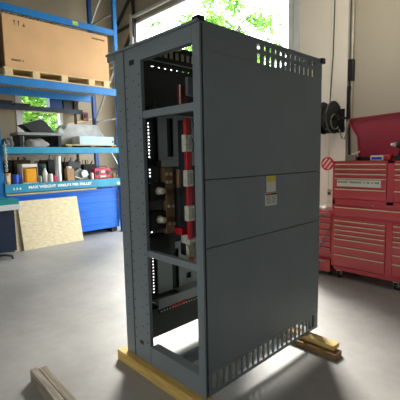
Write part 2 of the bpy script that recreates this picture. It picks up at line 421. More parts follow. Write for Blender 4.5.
for k in range(26): dd.box(.215+k*.03, .23+k*.03, YM-.115, YM-.108, .385, .397)  # pale dots painted as light showing through a row of holes
dd.build('hole_light_dots', KNOB, trr)
MB().box(.20, 1.2, YM-.113, YM-.100, .378, .405).build('hole_strip', BLACKP, trr)
MB().tube([(.25, YM-.06, .46), (.33, YM-.1, .405), (.42, YM-.115, .402), (.5, YM-.1, .41)], .014, 8).build('red_wire', REDBUS, trr)
# inner dark top tray and red contactor in the upper bay
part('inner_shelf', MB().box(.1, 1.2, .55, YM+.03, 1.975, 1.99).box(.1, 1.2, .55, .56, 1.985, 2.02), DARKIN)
part('contactor', MB().box(.235, .30, .44, .47, 2.0, 2.13, .004), mat('dark_red_plastic', '#6a1a20', .45))
MB().box(.231, .238, .432, .44, 2.0, 2.13).build('contactor_edge', KNOB, cab)
part('grey_housing', MB().box(.278, .40, .40, .43, 2.055, 2.185, .004), mat('housing_grey', '#5b6063', .5))
# slotted rail under the header, with an oval sticker
sr = MB().box(.06, .9, .50, .508, 2.37, 2.40).box(.06, .9, .50, .508, 2.285, 2.312)
for k in range(11): xx = .085 + k*.052; sr.box(xx, xx+.014, .50, .508, 2.312, 2.37)
sr.box(.66, .9, .50, .508, 2.312, 2.37)
part('slotted_rail', sr, DARKIN)
ov = MB(); ov.lathe([(.001, 0), (1, 0), (1, .1), (.001, .1)], (0, 0, 0), 'Y', 28)
bmesh.ops.scale(ov.bm, vec=(.062, .02, .024), verts=ov.bm.verts[:]); bmesh.ops.translate(ov.bm, vec=(.245, .488, 2.392), verts=ov.bm.verts[:])
part('oval_sticker', ov, YELLOWGREEN)['label'] = 'pale yellow-green oval sticker'
part('lit_wall_backing', MB().box(.07, .62, .509, .514, 2.300, 2.378), mat('lit_wall_backing', '#f7e2cc', .6))  # pale plate coloured like the lit wall beyond the slots
part('sticker_plate', MB().box(.2, .42, .491, .50, 2.362, 2.385), DARKIN)
# fused red bus column
zs = [1.905, 1.787, 1.66, 1.531, 1.408, 1.269, 1.151, 1.016, .878, .838]
for k in range(9):
    za, zb = zs[k], zs[k+1]; zm = (za+zb)/2; xx = .268 + (1.9-zm)*.022
    if k % 2 == 0: part('bus_insulator', MB().box(xx+.002, xx+.048, .43, .455, zb, za, .003), REDBUS)
    else:
        c = part('bus_clamp', MB().box(xx-.016, xx+.05, .415, .46, zb+.002, za-.002, .006), SILVER)
        MB().box(xx+.012, xx+.044, .410, .417, zb+.02, za-.02).build('clamp_plate', mat('clamp_grey', '#a9a698', .4), c)
part('bus_support', MB().box(.345, .355, .46, .6, .86, 1.9), DARKIN)
for za, zb in ((1.4, 1.27), (1.15, 1.02)): part('phase_barrier', MB().box(.32, .40, .43, .44, zb, za), mat('dark_red_sheet', '#6e1d22', .5))
for za, zb in ((1.66, 1.78), (1.9, 1.8)): part('wire_loop', MB().tube([(.31, .42, zb), (.325, .40, (za+zb)/2), (.33, .42, za)], .004, 6), HOSEM)
# copper bars with bolts and knobs
cb = part('copper_bar', MB().box(.20, .285, .60, .68, 1.425, 1.548, .004))
cb.data.materials[0] = COPPER
c2 = part('copper_bar', MB().box(.325, .39, .58, .68, 1.39, 1.53, .004), COPPER)
c3 = part('copper_bar', MB().box(.21, .295, .60, .66, 1.045, 1.42, .004), COPPER)
for par, pts in ((cb, [(.225, 1.5), (.26, 1.5), (.225, 1.44), (.26, 1.44)]), (c3, [(.235, 1.255), (.275, 1.25), (.24, 1.12), (.28, 1.115)])):
    b = MB()
    for x, z in pts: b.tube([(x, .59, z), (x, .602, z)], .012, 8)
    b.build('bolts', SILVER, par)
for z in (1.38, 1.165):
    part('insulator_block', MB().box(.06, .21, .60, .72, z-.075, z+.06, .006), BLACKP)
    part('knob', MB().lathe([(.018, -.06), (.024, -.05), (.024, -.012), (.03, -.010), (.03, 0)], (.145, .60, z), 'Y', 16), KNOB, smooth=True)
part('insulator_block', MB().box(.29, .36, .62, .7, 1.05, 1.38), BLACKP)
part('relay', MB().box(.29, .36, .52, .6, 1.03, 1.085, .005), REDBUS)
part('relay', MB().box(.33, .40, .50, .58, .955, 1.03, .01), SILVER)
part('terminal_block', MB().box(.06, .34, .66, .75, .87, 1.03, .004), BLACKP)
wl = MB()
for k in range(4):
    xx = .245+.026*k
    wl.tube([(xx, .41, .985), (xx+.02*(-1)**k, .395, .93), (xx+.01, .40, .87), (xx+.03*(-1)**k, .42, .83)], .004, 6)
part('wiring', wl, mat('wire_olive', '#8a8a52', .5))
wl = MB()
for k in range(5): wl.tube([(.2+.03*k, .78, 1.0), (.23+.03*k, .70, .9), (.3+.03*k, .74, .86), (.33, .78, .8)], .005, 6)
part('wiring', wl, RUBBER)
# side stickers
s1 = part('warning_sticker', MB().box(.648, .759, -.0065, -.003, 1.36, 1.478), STICK_W); s1['label'] = 'upper sticker with a yellow heading'
MB().box(.650, .757, -.0075, -.006, 1.435, 1.476).build('yellow_heading', STICK_Y, s1)
s2 = part('warning_sticker', MB().box(.632, .772, -.0065, -.003, 1.262, 1.352), STICK_W); s2['label'] = 'lower sticker with a red and black heading'
MB().box(.634, .70, -.0075, -.006, 1.337, 1.350).build('red_heading', STICK_R, s2)
MB().box(.70, .770, -.0075, -.006, 1.337, 1.350).build('black_heading', BLACKP, s2)
tl = MB()
for k in range(6): tl.box(.643, .70, -.007, -.006, 1.325-k*.010, 1.329-k*.010); tl.box(.71, .762, -.007, -.006, 1.325-k*.010, 1.329-k*.010)
tl.build('printed_lines', mat('print_grey', '#77756a', .7), s2)

# ------------------------------------------------------------------ lumber under the cabinet and on the floor
tag(MB().box(-.05, .04, -.32, .965, 0, .084, .004).build('wooden_skid', LUMBER), 'yellow lumber skid under the open front of the grey cabinet', 'lumber', 'skids under the cabinet')
tag(MB().box(1.19, 1.29, -.27, 1.05, .045, .084, .004).build('wooden_skid', LUMBER), 'lumber skid sticking out past the far right end of the cabinet', 'lumber', 'skids under the cabinet')
tag(MB().box(1.14, 1.25, -.31, 1.1, 0, .044, .003).build('wooden_board', DARKWOOD), 'darker brown board lying on the floor under the right skid', 'board')
sk = MB()
R_ = Matrix.Rotation(math.radians(-3), 3, 'Z')
wb = thing('wooden_beam', 'weathered double wooden beam lying on the floor in front', 'lumber', (-.64, .7, 0))
MB().box(-.685, -.635, .10, 1.16, 0, .092, .004).build('board', LUMBERX, wb)
MB().box(-.630, -.575, .10, 1.14, 0, .088, .004).build('board', LUMBERX, wb)
wb.rotation_euler = (0, 0, math.radians(-2))

# ------------------------------------------------------------------ pallet rack on the left
RX0, RX1, RY0, RY1 = .512, 2.97, 5.60, 6.65
rk = thing('pallet_rack', 'tall blue steel pallet rack loaded with a crate and clutter', 'storage rack', (1.74, 6.1, 0))
def upright(x, y, m, front):
    b = MB().box(x-.045, x+.045, y, y+.02, 0, 6.0).box(x-.045, x-.035, y, y+.07, 0, 6.0).box(x+.035, x+.045, y, y+.07, 0, 6.0)
    u = b.build('upright', m, rk)
    MB().box(x-.07, x+.07, y-.03, y+.10, 0, .01).build('foot_plate', m, u)
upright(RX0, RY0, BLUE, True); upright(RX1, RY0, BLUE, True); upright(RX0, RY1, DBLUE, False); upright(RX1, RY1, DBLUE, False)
LEV = [(1.04, 1.20, TEAL), (1.75, 1.87, TEAL), (2.965, 3.105, BLUE), (4.215, 4.33, BLUE)]
beams = []
for z0, z1, m in LEV:
    b = MB().box(RX0+.045, RX1-.045, RY0-.02, RY0+.03, z0, z1, .004).box(RX0+.045, RX0+.06, RY0-.025, RY0+.03, z0-.04, z1+.04).box(RX1-.06, RX1-.045, RY0-.025, RY0+.03, z0-.04, z1+.04)
    beams.append(b.build('beam', m, rk))
    MB().box(RX0+.045, RX1-.045, RY1+.03, RY1+.08, z0, z1, .004).build('beam', BLUE, rk)
for x in (RX0, RX1):
    zz = [.3, 1.4, 2.5, 3.6, 4.7, 5.6]
    for k, (a, b) in enumerate(zip(zz, zz[1:])):
        ya, yb = (RY0+.06, RY1+.02) if k % 2 else (RY1+.02, RY0+.06)
        MB().bar((x, ya, a), (x, yb, b), .03, .03).build('brace', STEEL, rk)
    for z in (.3, 1.4, 2.5, 3.6, 4.7): MB().bar((x, RY0+.06, z), (x, RY1+.02, z), .03, .03).build('brace', STEEL, rk)
# decks: wire mesh / boards
def wiredeck(z):
    b = MB()
    for k in range(34): xx = RX0+.07+k*.0705; b.bar((xx, RY0+.03, z), (xx, RY1+.03, z), .012, .012)
    for k in range(5): yy = RY0+.06+k*.23; b.bar((RX0+.06, yy, z-.008), (RX1-.06, yy, z-.008), .012, .012)
    b.build('wire_deck', STEEL, rk)
wiredeck(4.325); wiredeck(3.098)
dk = MB()
for k in range(6): yy = RY0+.04+k*.17; dk.box(RX0+.06, RX1-.06, yy, yy+.15, 1.850, 1.872)
dk.build('board_deck', PLY, rk)
dk = MB()
for k in range(6): yy = RY0+.04+k*.17; dk.box(RX0+.06, RX1-.06, yy, yy+.15, 1.18, 1.20)
dk.build('board_deck', DARKWOOD, rk)
# lettering on the lowest beam
def text(body, size, loc, rot, m, parent, name='lettering', width=None, off=.0):
    cu = bpy.data.curves.new(name, 'FONT'); cu.body = body; cu.size = size; cu.extrude = .001; cu.offset = off; cu.align_x = 'LEFT'; cu.align_y = 'CENTER'
    tmp = bpy.data.objects.new(name+'_curve', cu); C.objects.link(tmp)
    bpy.context.view_layer.update()
    me = bpy.data.meshes.new_from_object(tmp.evaluated_get(bpy.context.evaluated_depsgraph_get()))
    bpy.data.objects.remove(tmp); me.materials.clear(); me.materials.append(m); me.name = name
    o = bpy.data.objects.new(name, me); C.objects.link(o); o.parent = parent
    if width:
        xs = [v.co.x for v in me.vertices]; s = width/(max(xs)-min(xs))
        for v in me.vertices: v.co.x *= s
    q = parent; offv = Vector((0, 0, 0))
    while q: offv += q.location; q = q.parent
    o.location = Vector(loc)-offv; o.rotation_euler = rot
    return o
text('MAX WEIGHT 1000LBS PER PALLET', .074, (.955, RY0-.0225, 1.125), (PI/2, 0, 0), LETTER, beams[0], width=1.27, off=.003)
ar = MB()
for k in range(3): xx = .70+.055*k; ar.prism([(xx-.02, 1.10), (xx+.02, 1.10), (xx, 1.15)], 'Y', RY0-.0235, RY0-.0215)
ar.build('arrow_marks', LETTER, beams[0])
MB().box(2.83, 2.90, RY0-.024, RY0-.02, 1.06, 1.12).build('tag_sticker', STICK_W, beams[0])
MB().box(2.0, 2.12, RY0-.024, RY0-.02, 4.24, 4.31).build('tag_sticker', mat('tag_yellow', '#c3c73d', .5), beams[3])
# chain hanging on the left front upright
ch = MB()
for k in range(14):
    z = 1.93-.036*k; pts = []
    for t in range(9):
        a = 2*PI*t/8; rx, rz = .022*math.cos(a), .026*math.sin(a)
        pts.append((.60+(rx if k % 2 else rx*.3), 5.572+(rx*.3 if k % 2 else rx), z+rz))
    ch.tube(pts, .008, 6, cap=False)
tag(ch.build('hanging_chain', CHAIN), 'pale chain hanging beside the left upright of the blue rack', 'chain')

# ------------------------------------------------------------------ big crate on a pallet (level three)
pl = thing('wooden_pallet', 'pale wooden pallet under the big tan crate', 'pallet', (1.75, 6.1, 3.105))
for y in (5.57, 6.05, 6.52):
    for x in (.70, 1.17, 1.71, 2.28, 2.62): MB().box(x, x+.13, y, y+.1, 3.125, 3.235).build('block', PLY, pl)
MB().box(.68, 2.79, 5.56, 6.66, 3.105, 3.125).build('bottom_deck', PLY, pl)
MB().box(.68, 2.79, 5.56, 6.66, 3.235, 3.255).build('top_deck', PLY, pl)
bx = thing('shipping_crate', 'huge tan shipping crate on a pallet on the upper rack level', 'crate', (1.76, 6.1, 3.255))
cr = MB().box(.72, 2.77, 5.60, 6.60, 3.255, 4.165, .006).build('carton', BOXM, bx)
MB().box(.712, .722, 5.60, 6.60, 3.255, 4.16).build('shaded_end', BOXSHADE, bx)  # dark sheet puts the shade of the crate's left face into colour
im = MB(); yy0, yy1 = 5.597, 5.6005
for xx in (.92, .99): im.box(xx-.006, xx+.006, yy0, yy1, 4.0, 4.07).prism([(xx-.022, 4.06), (xx+.022, 4.06), (xx, 4.095)], 'Y', yy0, yy1)
im.box(1.06, 1.10, yy0, yy1, 4.0, 4.03).box(1.075, 1.085, yy0, yy1, 4.03, 4.06)
im.build('handling_marks', INK, bx)
def dashes(xa, xb, z, h, n, seed, par, y0, y1, m):
    r = random.Random(seed); b = MB(); st = (xb-xa)/n
    for k in range(n):
        if r.random() < .86: b.box(xa+k*st, xa+(k+.72)*st, y0, y1, z-h*r.uniform(.3, .5), z+h*r.uniform(.3, .5))
    return b.build('printed_marks', m, par)
dashes(.83, 1.07, 3.40, .04, 9, 1, bx, yy0, yy1, INK)
dashes(2.35, 2.70, 4.07, .035, 13, 2, bx, yy0, yy1, INK)

# ------------------------------------------------------------------ level two: pallet, plastic bag, white box, laptop hood
sp_ = thing('flat_pallet', 'low wooden pallet under the pale blue box on the rack', 'pallet', (2.4, 6.05, 1.873))
MB().box(1.75, 2.9, 5.64, 6.5, 1.907, 1.925).build('top_deck', PLY, sp_)
for x in (1.78, 2.28, 2.78): MB().box(x, x+.09, 5.64, 6.5, 1.873, 1.907).build('stringer', DARKWOOD, sp_)
vb = thing('equipment_box', 'long pale blue and white metal box on the low pallet', 'box', (2.48, 5.85, 1.926))
MB().box(2.08, 2.85, 5.66, 6.0, 1.926, 2.095, .008).build('body', LBLUE, vb)
MB().box(2.05, 2.08, 5.655, 6.005, 1.926, 2.10, .006).build('end_cap', WHITE, vb)
MB().box(2.80, 2.83, 5.655, 5.662, 1.97, 2.01).build('latch', DBLUE, vb)
bg = MB().prism([(1.80, 1.926), (1.84, 2.07), (1.98, 2.36), (2.68, 2.37), (2.78, 2.15), (2.86, 1.926)], 'Y', 6.03, 6.45)
bmesh.ops.subdivide_edges(bg.bm, edges=bg.bm.edges[:], cuts=3, use_grid_fill=True)
for v in bg.bm.verts: v.co += Vector((random.gauss(0, .012), random.gauss(0, .012), abs(random.gauss(0, .01))))
tag(bg.build('plastic_wrapped_bundle', GLASSY, smooth=True), 'grey plastic-wrapped bundle behind the pale blue box', 'bundle')
bd = thing('grey_tray', 'flat grey metal tray on black legs lying on the rack left', 'tray', (1.28, 5.85, 1.873))
MB().box(.86, 1.72, 5.66, 6.1, 2.095, 2.145, .004).build('tray_top', STEEL, bd)
for x in (.90, 1.62): MB().box(x, x+.06, 5.68, 6.08, 1.873, 2.095).build('leg', BLACKP, bd)
MB().box(1.1, 1.6, 5.95, 6.05, 1.873, 2.09).build('back_plate', BLACKP, bd)
hd = MB().prism([(.97, 2.29), (1.02, 2.30), (1.30, 2.40), (1.40, 2.36), (1.58, 2.148), (1.15, 2.148)], 'Y', 5.72, 6.0)
tag(hd.build('black_hood', BLACKP), 'black angular hood sitting on the grey metal tray', 'hood')
rg = []
for i, (x, z, sx, lab) in enumerate([(.70, 1.873, .11, 'dark grey cloth bundle left of the metal tray on the rack'), (1.22, 1.873, .22, 'grey crumpled bag under the front of the metal tray')]):
    b = MB(); bmesh.ops.create_icosphere(b.bm, subdivisions=3, radius=1)
    rr = random.Random(i)
    for v in b.bm.verts:
        f = 1+.16*math.sin(7*v.co.x+3*v.co.y)+rr.gauss(0, .03); v.co = Vector((x+v.co.x*sx*f, 5.75+v.co.y*.08*f, max(z, z+.055+v.co.z*.10*f)))
    tag(b.build('cloth_bag', mat('bag_grey_%d' % i, ['#5d5f62', '#9a9692'][i], .7, 0, .15), smooth=True), lab, 'bag')

# ------------------------------------------------------------------ lowest level: clutter
Z = 1.20
bn = thing('storage_bin', 'milky plastic bin with an orange box inside on the rack', 'bin', (1.03, 5.75, Z))
MB().box(.90, 1.18, 5.68, 5.95, Z, Z+.012).box(.90, .905, 5.68, 5.95, Z, 1.56).box(1.175, 1.18, 5.68, 5.95, Z, 1.56).box(.90, 1.18, 5.945, 5.95, Z, 1.56).box(.90, 1.18, 5.68, 5.685, 1.50, 1.56).build('shell', CLEARP, bn)
tag(MB().box(.97, 1.16, 5.69, 5.9, Z+.013, 1.475, .012).build('orange_carton', ORANGE), 'bright orange carton standing in the milky bin', 'carton')
b = thing('blue_cup', 'small royal blue cup at the left end of the rack', 'cup', (.78, 5.70, Z))
MB().lathe([(.045, 0), (.055, .17), (.05, .17), (.042, .02)], (.78, 5.70, Z), 'Z', 20).build('cup_wall', CBLUE, b, smooth=True)
MB().tube([(.83, 5.7, Z+.14), (.865, 5.7, Z+.12), (.865, 5.7, Z+.06), (.828, 5.7, Z+.04)], .008).build('handle', CBLUE, b)
b = thing('tan_basket', 'small tan basket with a pale label at the rack left end', 'basket', (.64, 5.72, Z))
MB().lathe([(.05, 0), (.06, .03), (.065, .2), (.058, .2), (.05, .03)], (.64, 5.72, Z), 'Z', 16).build('basket_wall', TANL, b)
MB().box(.615, .665, 5.652, 5.656, Z+.05, Z+.15).build('label_patch', STICK_W, b)
b = thing('spray_bottle', 'white spray bottle with a dark teal nozzle on the rack', 'bottle', (1.33, 5.72, Z))
MB().lathe([(.04, 0), (.045, .02), (.045, .18), (.018, .25), (.018, .27)], (1.33, 5.72, Z), 'Z', 18).build('bottle_body', CLEARP, b, smooth=True)
MB().box(1.30, 1.35, 5.70, 5.74, Z+.27, Z+.34, .006).box(1.27, 1.31, 5.705, 5.735, Z+.30, Z+.335).build('nozzle', mat('teal_dark', '#1c5a5c', .5), b)
b = thing('metal_canister', 'tall silver cylindrical canister on the rack beside tan block', 'canister', (1.60, 5.74, Z))
MB().lathe([(.062, 0), (.062, .45), (.056, .47), (.02, .475)], (1.60, 5.74, Z), 'Z', 24).build('can_body', SILV, b, smooth=True)
MB().lathe([(.063, .46), (.063, .495), (.05, .50)], (1.60, 5.74, Z), 'Z', 24).build('lid', SILV, b, smooth=True)
b = thing('wooden_block', 'tan wooden block with a white top on the rack', 'block', (1.84, 5.74, Z))
MB().box(1.76, 1.91, 5.68, 5.84, Z, 1.44, .006).build('block_body', TAN, b)
MB().box(1.79, 1.87, 5.70, 5.80, 1.44, 1.49, .01).build('white_top', CLEARP, b)
b = thing('grey_machine', 'grey bench tool with a wheel and slanted dark cover', 'machine', (2.08, 5.8, Z))
MB().prism([(1.93, Z), (2.24, Z), (2.20, 1.33), (2.05, 1.45), (1.94, 1.38)], 'Y', 5.72, 5.92).build('housing', MACHG, b)
MB().box(1.90, 2.16, 5.93, 5.95, 1.30, 1.58, rot=Matrix.Rotation(.2, 3, 'Y')).build('dark_cover', mat('cover_dark', '#484c52', .5), b)
MB().lathe([(.02, -.02), (.075, -.02), (.075, .02), (.02, .02)], (2.13, 5.69, 1.33), 'Y', 20).build('wheel', SILV, b, smooth=True)
MB().tube([(1.93, 5.70, 1.27), (2.05, 5.68, 1.22), (2.22, 5.69, 1.31)], .014).build('lever', SILV, b)
b = thing('red_radio', 'red portable radio with two dark speakers on the rack', 'radio', (2.56, 5.75, Z))
MB().box(2.37, 2.76, 5.70, 5.86, Z, 1.425, .015).build('case', PINKRED, b)
for x in (2.44, 2.69): MB().lathe([(.045, -.008), (.05, 0), (.05, .01)], (x, 5.70, 1.33), 'Y', 20).build('speaker', BLACKP, b)
MB().box(2.50, 2.63, 5.69, 5.70, 1.23, 1.27).box(2.52, 2.61, 5.692, 5.70, 1.33, 1.38).build('front_panel', STICK_W, b)
MB().tube([(2.42, 5.78, 1.42), (2.45, 5.78, 1.47), (2.68, 5.78, 1.47), (2.71, 5.78, 1.42)], .01).build('handle', BLACKP, b)
for x, hgt, wd, m, lab, nm in [(1.22, .13, .07, STEEL, 'small grey tin between the bin and the spray bottle', 'tin'), (1.42, .16, .09, STICK_W, 'small white tub right of the spray bottle', 'tub'), (1.50, .13, .07, PINKRED, 'small red tin left of the silver canister', 'tin'), (2.82, .11, .08, TAN, 'small tan carton beside the right upright of the rack', 'carton'), (2.30, .14, .07, CLEARP, 'small white jar just left of the red radio', 'jar')]:
    tag(MB().lathe([(wd*.48, 0), (wd*.5, .01), (wd*.5, hgt*.8), (wd*.4, hgt*.86), (wd*.4, hgt), (.005, hgt)], (x, 5.69, Z), 'Z', 16).build(nm, m, smooth=True), lab, nm)
# dark clutter at the back of that shelf
for i, (xa, xb, h, lab) in enumerate([(.62, .86, .42, 'behind the blue cup'), (.90, 1.22, .46, 'behind the milky bin'), (1.26, 1.52, .38, 'behind the spray bottle'), (1.56, 1.86, .45, 'behind the silver canister'), (1.90, 2.28, .40, 'behind the grey machine'), (2.34, 2.66, .33, 'behind the red radio')]):
    t = thing('dark_bin', 'dark open storage bin on the rack ' + lab, 'bin', ((xa+xb)/2, 6.3, Z), 'dark bins at the back of the rack')
    MB().box(xa, xb, 6.12, 6.55, Z, Z+h*.95, .01).build('bin_body', [BLACKP, BROWN, RUBBER][i % 3], t)
    rr = random.Random(i+20)
    for k in range(4):
        x = xa+.04+(xb-xa-.08)*k/3
        MB().tube([(x, 6.2+.05*k, Z+h*.9), (x+rr.uniform(-.06, .06), 6.2, Z+h*.9+rr.uniform(.06, .12))], rr.uniform(.008, .02), 6).build('tool_handle', [BROWN, TAN, BLACKP, STEEL][(k+i) % 4], t)

# ------------------------------------------------------------------ below the rack: blue crate, sheets, cart
bc = thing('blue_crate', 'large bright blue ribbed crate under the lowest rack beam', 'crate', (1.85, 6.1, 0))
MB().box(.62, 2.92, 5.70, 6.55, .10, .955, .012).build('crate_body', CRATEBLUE, bc)
rb = MB()
for z in (.22, .38, .54, .70, .86): rb.box(.63, 2.91, 5.685, 5.70, z, z+.03, .004)
rb.build('ribs', CRATEBLUE, bc)
MB().box(.60, 2.94, 5.67, 6.58, .935, .99, .01).build('rim', CRATEBLUE, bc)
for x in (.66, 1.7, 2.74): MB().box(x, x+.14, 5.74, 6.5, 0, .10).build('foot', BLACKP, bc)
tag(MB().box(.58, 2.36, 5.62, 6.5, .992, 1.022, .002).build('plywood_sheet', PLY), 'pale plywood sheet lying flat on top of the blue crate', 'board')
def lean(x0, x1, yb, yt, h, th, m, nm, lab):
    ang = math.atan2(yt-yb, h); L = math.hypot(h, yt-yb)
    o = MB().box(x0, x1, 0, th, 0, L, .001).build(nm, m, origin=(0, 0, 0)); o.location = (0, yb, math.sin(ang)*0); o.rotation_euler = (-ang, 0, 0)
    return tag(o, lab, 'board')
lean(.74, 1.89, 5.40, 5.60, .885, .018, OSBM, 'osb_sheet', 'front oriented strand board sheet leaning against the blue crate')
lean(.60, 1.70, 5.45, 5.63, .85, .018, OSBM, 'osb_sheet', 'rear strand board sheet showing a narrow strip at left')
ct = thing('teal_cart', 'teal topped work cart cut off by the left picture edge', 'cart', (.1, 5.0, 0))
MB().box(-.7, .575, 4.98, 5.35, .905, .99, .006).build('deck', mat('teal_deck', '#1f8d8d', .45), ct)
MB().box(-.72, .585, 4.96, 5.36, .815, .905, .004).build('white_edge', WHITE, ct)
MB().box(-.68, .50, 5.02, 5.34, .12, .80).build('body', mat('cart_navy', '#12233c', .5), ct)
for x in (-.6, .40): MB().tube([(x-.3, 5.0, .10), (x-.1, 4.98, .085), (x, 4.97, .05), (x+.01, 4.97, .0)], .02, 8).build('leg', BLACKP, ct)

# ------------------------------------------------------------------ wall shelf behind the rack
ws = thing('wall_shelf', 'long dark blue wall shelf seen through the rack', 'shelf', (1.8, 7.1, 2.7))
MB().box(.4, 2.80, 6.95, 7.29, 2.72, 2.745).build('shelf_board', PLY, ws)
MB().box(.4, 2.80, 6.93, 6.95, 2.70, 2.80).build('shelf_edge', mat('shelf_navy', '#14283f', .5), ws)
for x in (.5, 2.62): MB().box(x, x+.05, 6.98, 7.02, 0, 3.6).build('shelf_post', BROWN, ws)
for i, (xa, xb, h, m, lab) in enumerate([(.7, 1.25, .14, BLACKP, 'flat black case at the left end of the wall shelf'), (1.3, 1.62, .10, BROWN, 'low brown box on the wall shelf before the window'), (2.06, 2.35, .36, DBLUE, 'dark navy box on the wall shelf right of the bright window'), (2.38, 2.75, .28, BLACKP, 'black box at the right end of the wall shelf')]):
    t = thing('storage_box', lab, 'box', ((xa+xb)/2, 7.1, 2.75)); MB().box(xa, xb, 7.03, 7.24, 2.75, 2.75+h, .008).build('box_body', m, t)
    MB().box(xa-.01, xb+.01, 7.025, 7.245, 2.75+h*.8, 2.75+h+.006, .004).build('lid', m, t)
t = thing('alarm_box', 'small dark red box fixed to the wall right of the window', 'box', (3.03, 7.25, 2.58))
MB().box(2.95, 3.10, 7.22, 7.30, 2.58, 2.79, .01).build('case', mat('alarm_red', '#6d2a22', .5), t)
MB().lathe([(.04, -.02), (.05, 0), (.05, .01)], (3.02, 7.215, 2.70), 'Y', 16).build('bell', BROWN, t)
tag(MB().bar((2.5, 7.26, 2.46), (3.3, 7.26, 2.66), .03, .04).build('wall_batten', PLY), 'slanting pale wooden batten on the wall below the red box', 'batten')

# ------------------------------------------------------------------ tool chest, roller cabinet
CX = 3.05; CY0, CY1 = -.66, .695
rc = thing('roller_cabinet', 'wide red roller cabinet with many shallow drawers on casters', 'tool cabinet', (CX+.28, 0, 0))
MB().box(CX+.012, CX+.56, CY0, CY1, .115, 1.015, .006).build('body', REDP, rc)
fr = MB().box(CX-.002, CX+.02, CY1-.035, CY1, .115, 1.015).box(CX-.002, CX+.02, CY0, CY0+.035, .115, 1.015).box(CX-.002, CX+.02, CY0, CY1, .115, .165).box(CX-.002, CX+.02, CY0, CY1, .98, 1.015)
fr.box(CX-.002, CX+.02, -.055, .015, .165, .82).box(CX-.002, CX+.02, CY0, CY1, .815, .835)
fr.build('face_frame', REDP, rc)
def drawer(par, ya, yb, z0, z1):
    d = MB().box(CX-.012, CX+.014, ya, yb, z0, z1, .004).build('drawer', REDD, par)
    MB().box(CX-.030, CX-.010, ya+.004, yb-.004, z1-.014, z1-.002, .003).build('handle', TRIMM, d)
    return d
drawer(rc, CY0+.04, CY1-.04, .842, .955)
zt = [.812, .782, .722, .661, .601, .541, .44, .332, .172]
for ya, yb in ((.021, CY1-.04), (CY0+.04, -.062)):
    for a, b in zip(zt[1:], zt[2:]): drawer(rc, ya, yb, b+.005, a)
    MB().box(CX-.012, CX+.014, ya, yb, .785, .81, .003).build('drawer', REDD, rc)
MB().tube([(CX-.006, .18, .995), (CX+.01, .18, .995)], .012, 12).build('lock', STEEL, rc)
for x in (CX+.06, CX+.48):
    for y in (CY1-.09, -.1, CY0+.07):
        c = MB().lathe([(.02, -.018), (.048, -.018), (.05, 0), (.048, .018), (.02, .018)], (x, y, .05), 'Y', 18).build('caster', RUBBER, rc, smooth=True)
        MB().box(x-.02, x+.02, y-.03, y-.022, .04, .115).box(x-.02, x+.02, y+.022, y+.03, .04, .115).box(x-.03, x+.03, y-.03, y+.03, .095, .116).build('fork', TRIMM, c)
tc = thing('tool_chest', 'red top tool chest with raised lid on the roller cabinet', 'tool chest', (CX+.28, 0, 1.016))
TZ0, TZ1 = 1.018, 1.535
CXB = CX
MB().box(CX+.012, CX+.54, CY0, CY1, TZ0, TZ1, .006).build('body', REDP, tc)
fr = MB().box(CX-.002, CX+.02, CY1-.03, CY1, TZ0, TZ1).box(CX-.002, CX+.02, CY0, CY0+.03, TZ0, TZ1).box(CX-.002, CX+.02, CY0, CY1, TZ0, 1.055).box(CX-.002, CX+.02, CY0, CY1, 1.51, TZ1).box(CX-.002, CX+.02, -.05, .025, TZ0, TZ1)
fr.build('face_frame', REDP, tc)
zt = [1.503, 1.443, 1.382, 1.325, 1.19, 1.062]
for ya, yb in ((.03, CY1-.035), (CY0+.035, -.056)):
    for k, (a, b) in enumerate(zip(zt, zt[1:])):
        d = drawer(tc, ya, yb, b+.005, a)
        if k == 3 and ya > 0:
            q = MB().box(CX-.018, CX-.011, ya+.06, yb-.03, b+.028, a-.022).build('label_strip', STICK_W, d); q['label'] = 'cream paper strip with a row of printed marks'
            r = random.Random(5); pm = MB(); y = ya+.08
            while y < yb-.05:
                if r.random() < .85: pm.box(CX-.019, CX-.0175, y, y+.014, b+.072, b+.092)
                y += .019
            pm.build('printed_marks', mat('print_green', '#6e7a66', .7), q)
# raised lid
LX = CX+.52
lid = MB()
oy = [(.625, 2.04), (.50, 1.83), (.49, 1.54), (-.60, 1.54), (-.64, 2.10), (.625, 2.04)]
poly = [(.672, 2.085), (.668, 2.03), (.575, 1.85), (.575, 1.54), (-.64, 1.54), (-.66, 2.14)]
lid.prism(poly, 'X', LX, LX+.012)
def strip(a, b): 
    lid.quads([(LX, a[0], a[1]), (LX, b[0], b[1]), (LX-.12, b[0], b[1]), (LX-.12, a[0], a[1])], [(0, 1, 2, 3)])
for v in lid.bm.verts: v.co.x -= .22*(v.co.z-1.54)
lid.build('lid', mat('lid_red', '#a8394a', .4, 0, .05, 2), tc)
rim = MB()
for a, b in zip(poly, poly[1:3]+[poly[3]]): 
    rim.bar((LX-.015, a[0], a[1]), (LX-.015, b[0], b[1]), .03, .012)
rim.bar((LX-.015, poly[0][0], poly[0][1]), (LX-.015, poly[5][0], poly[5][1]), .03, .012)
for v in rim.bm.verts: v.co.x -= .22*(v.co.z-1.54)
rim.build('lid_rim', MATS['lid_red'], tc)
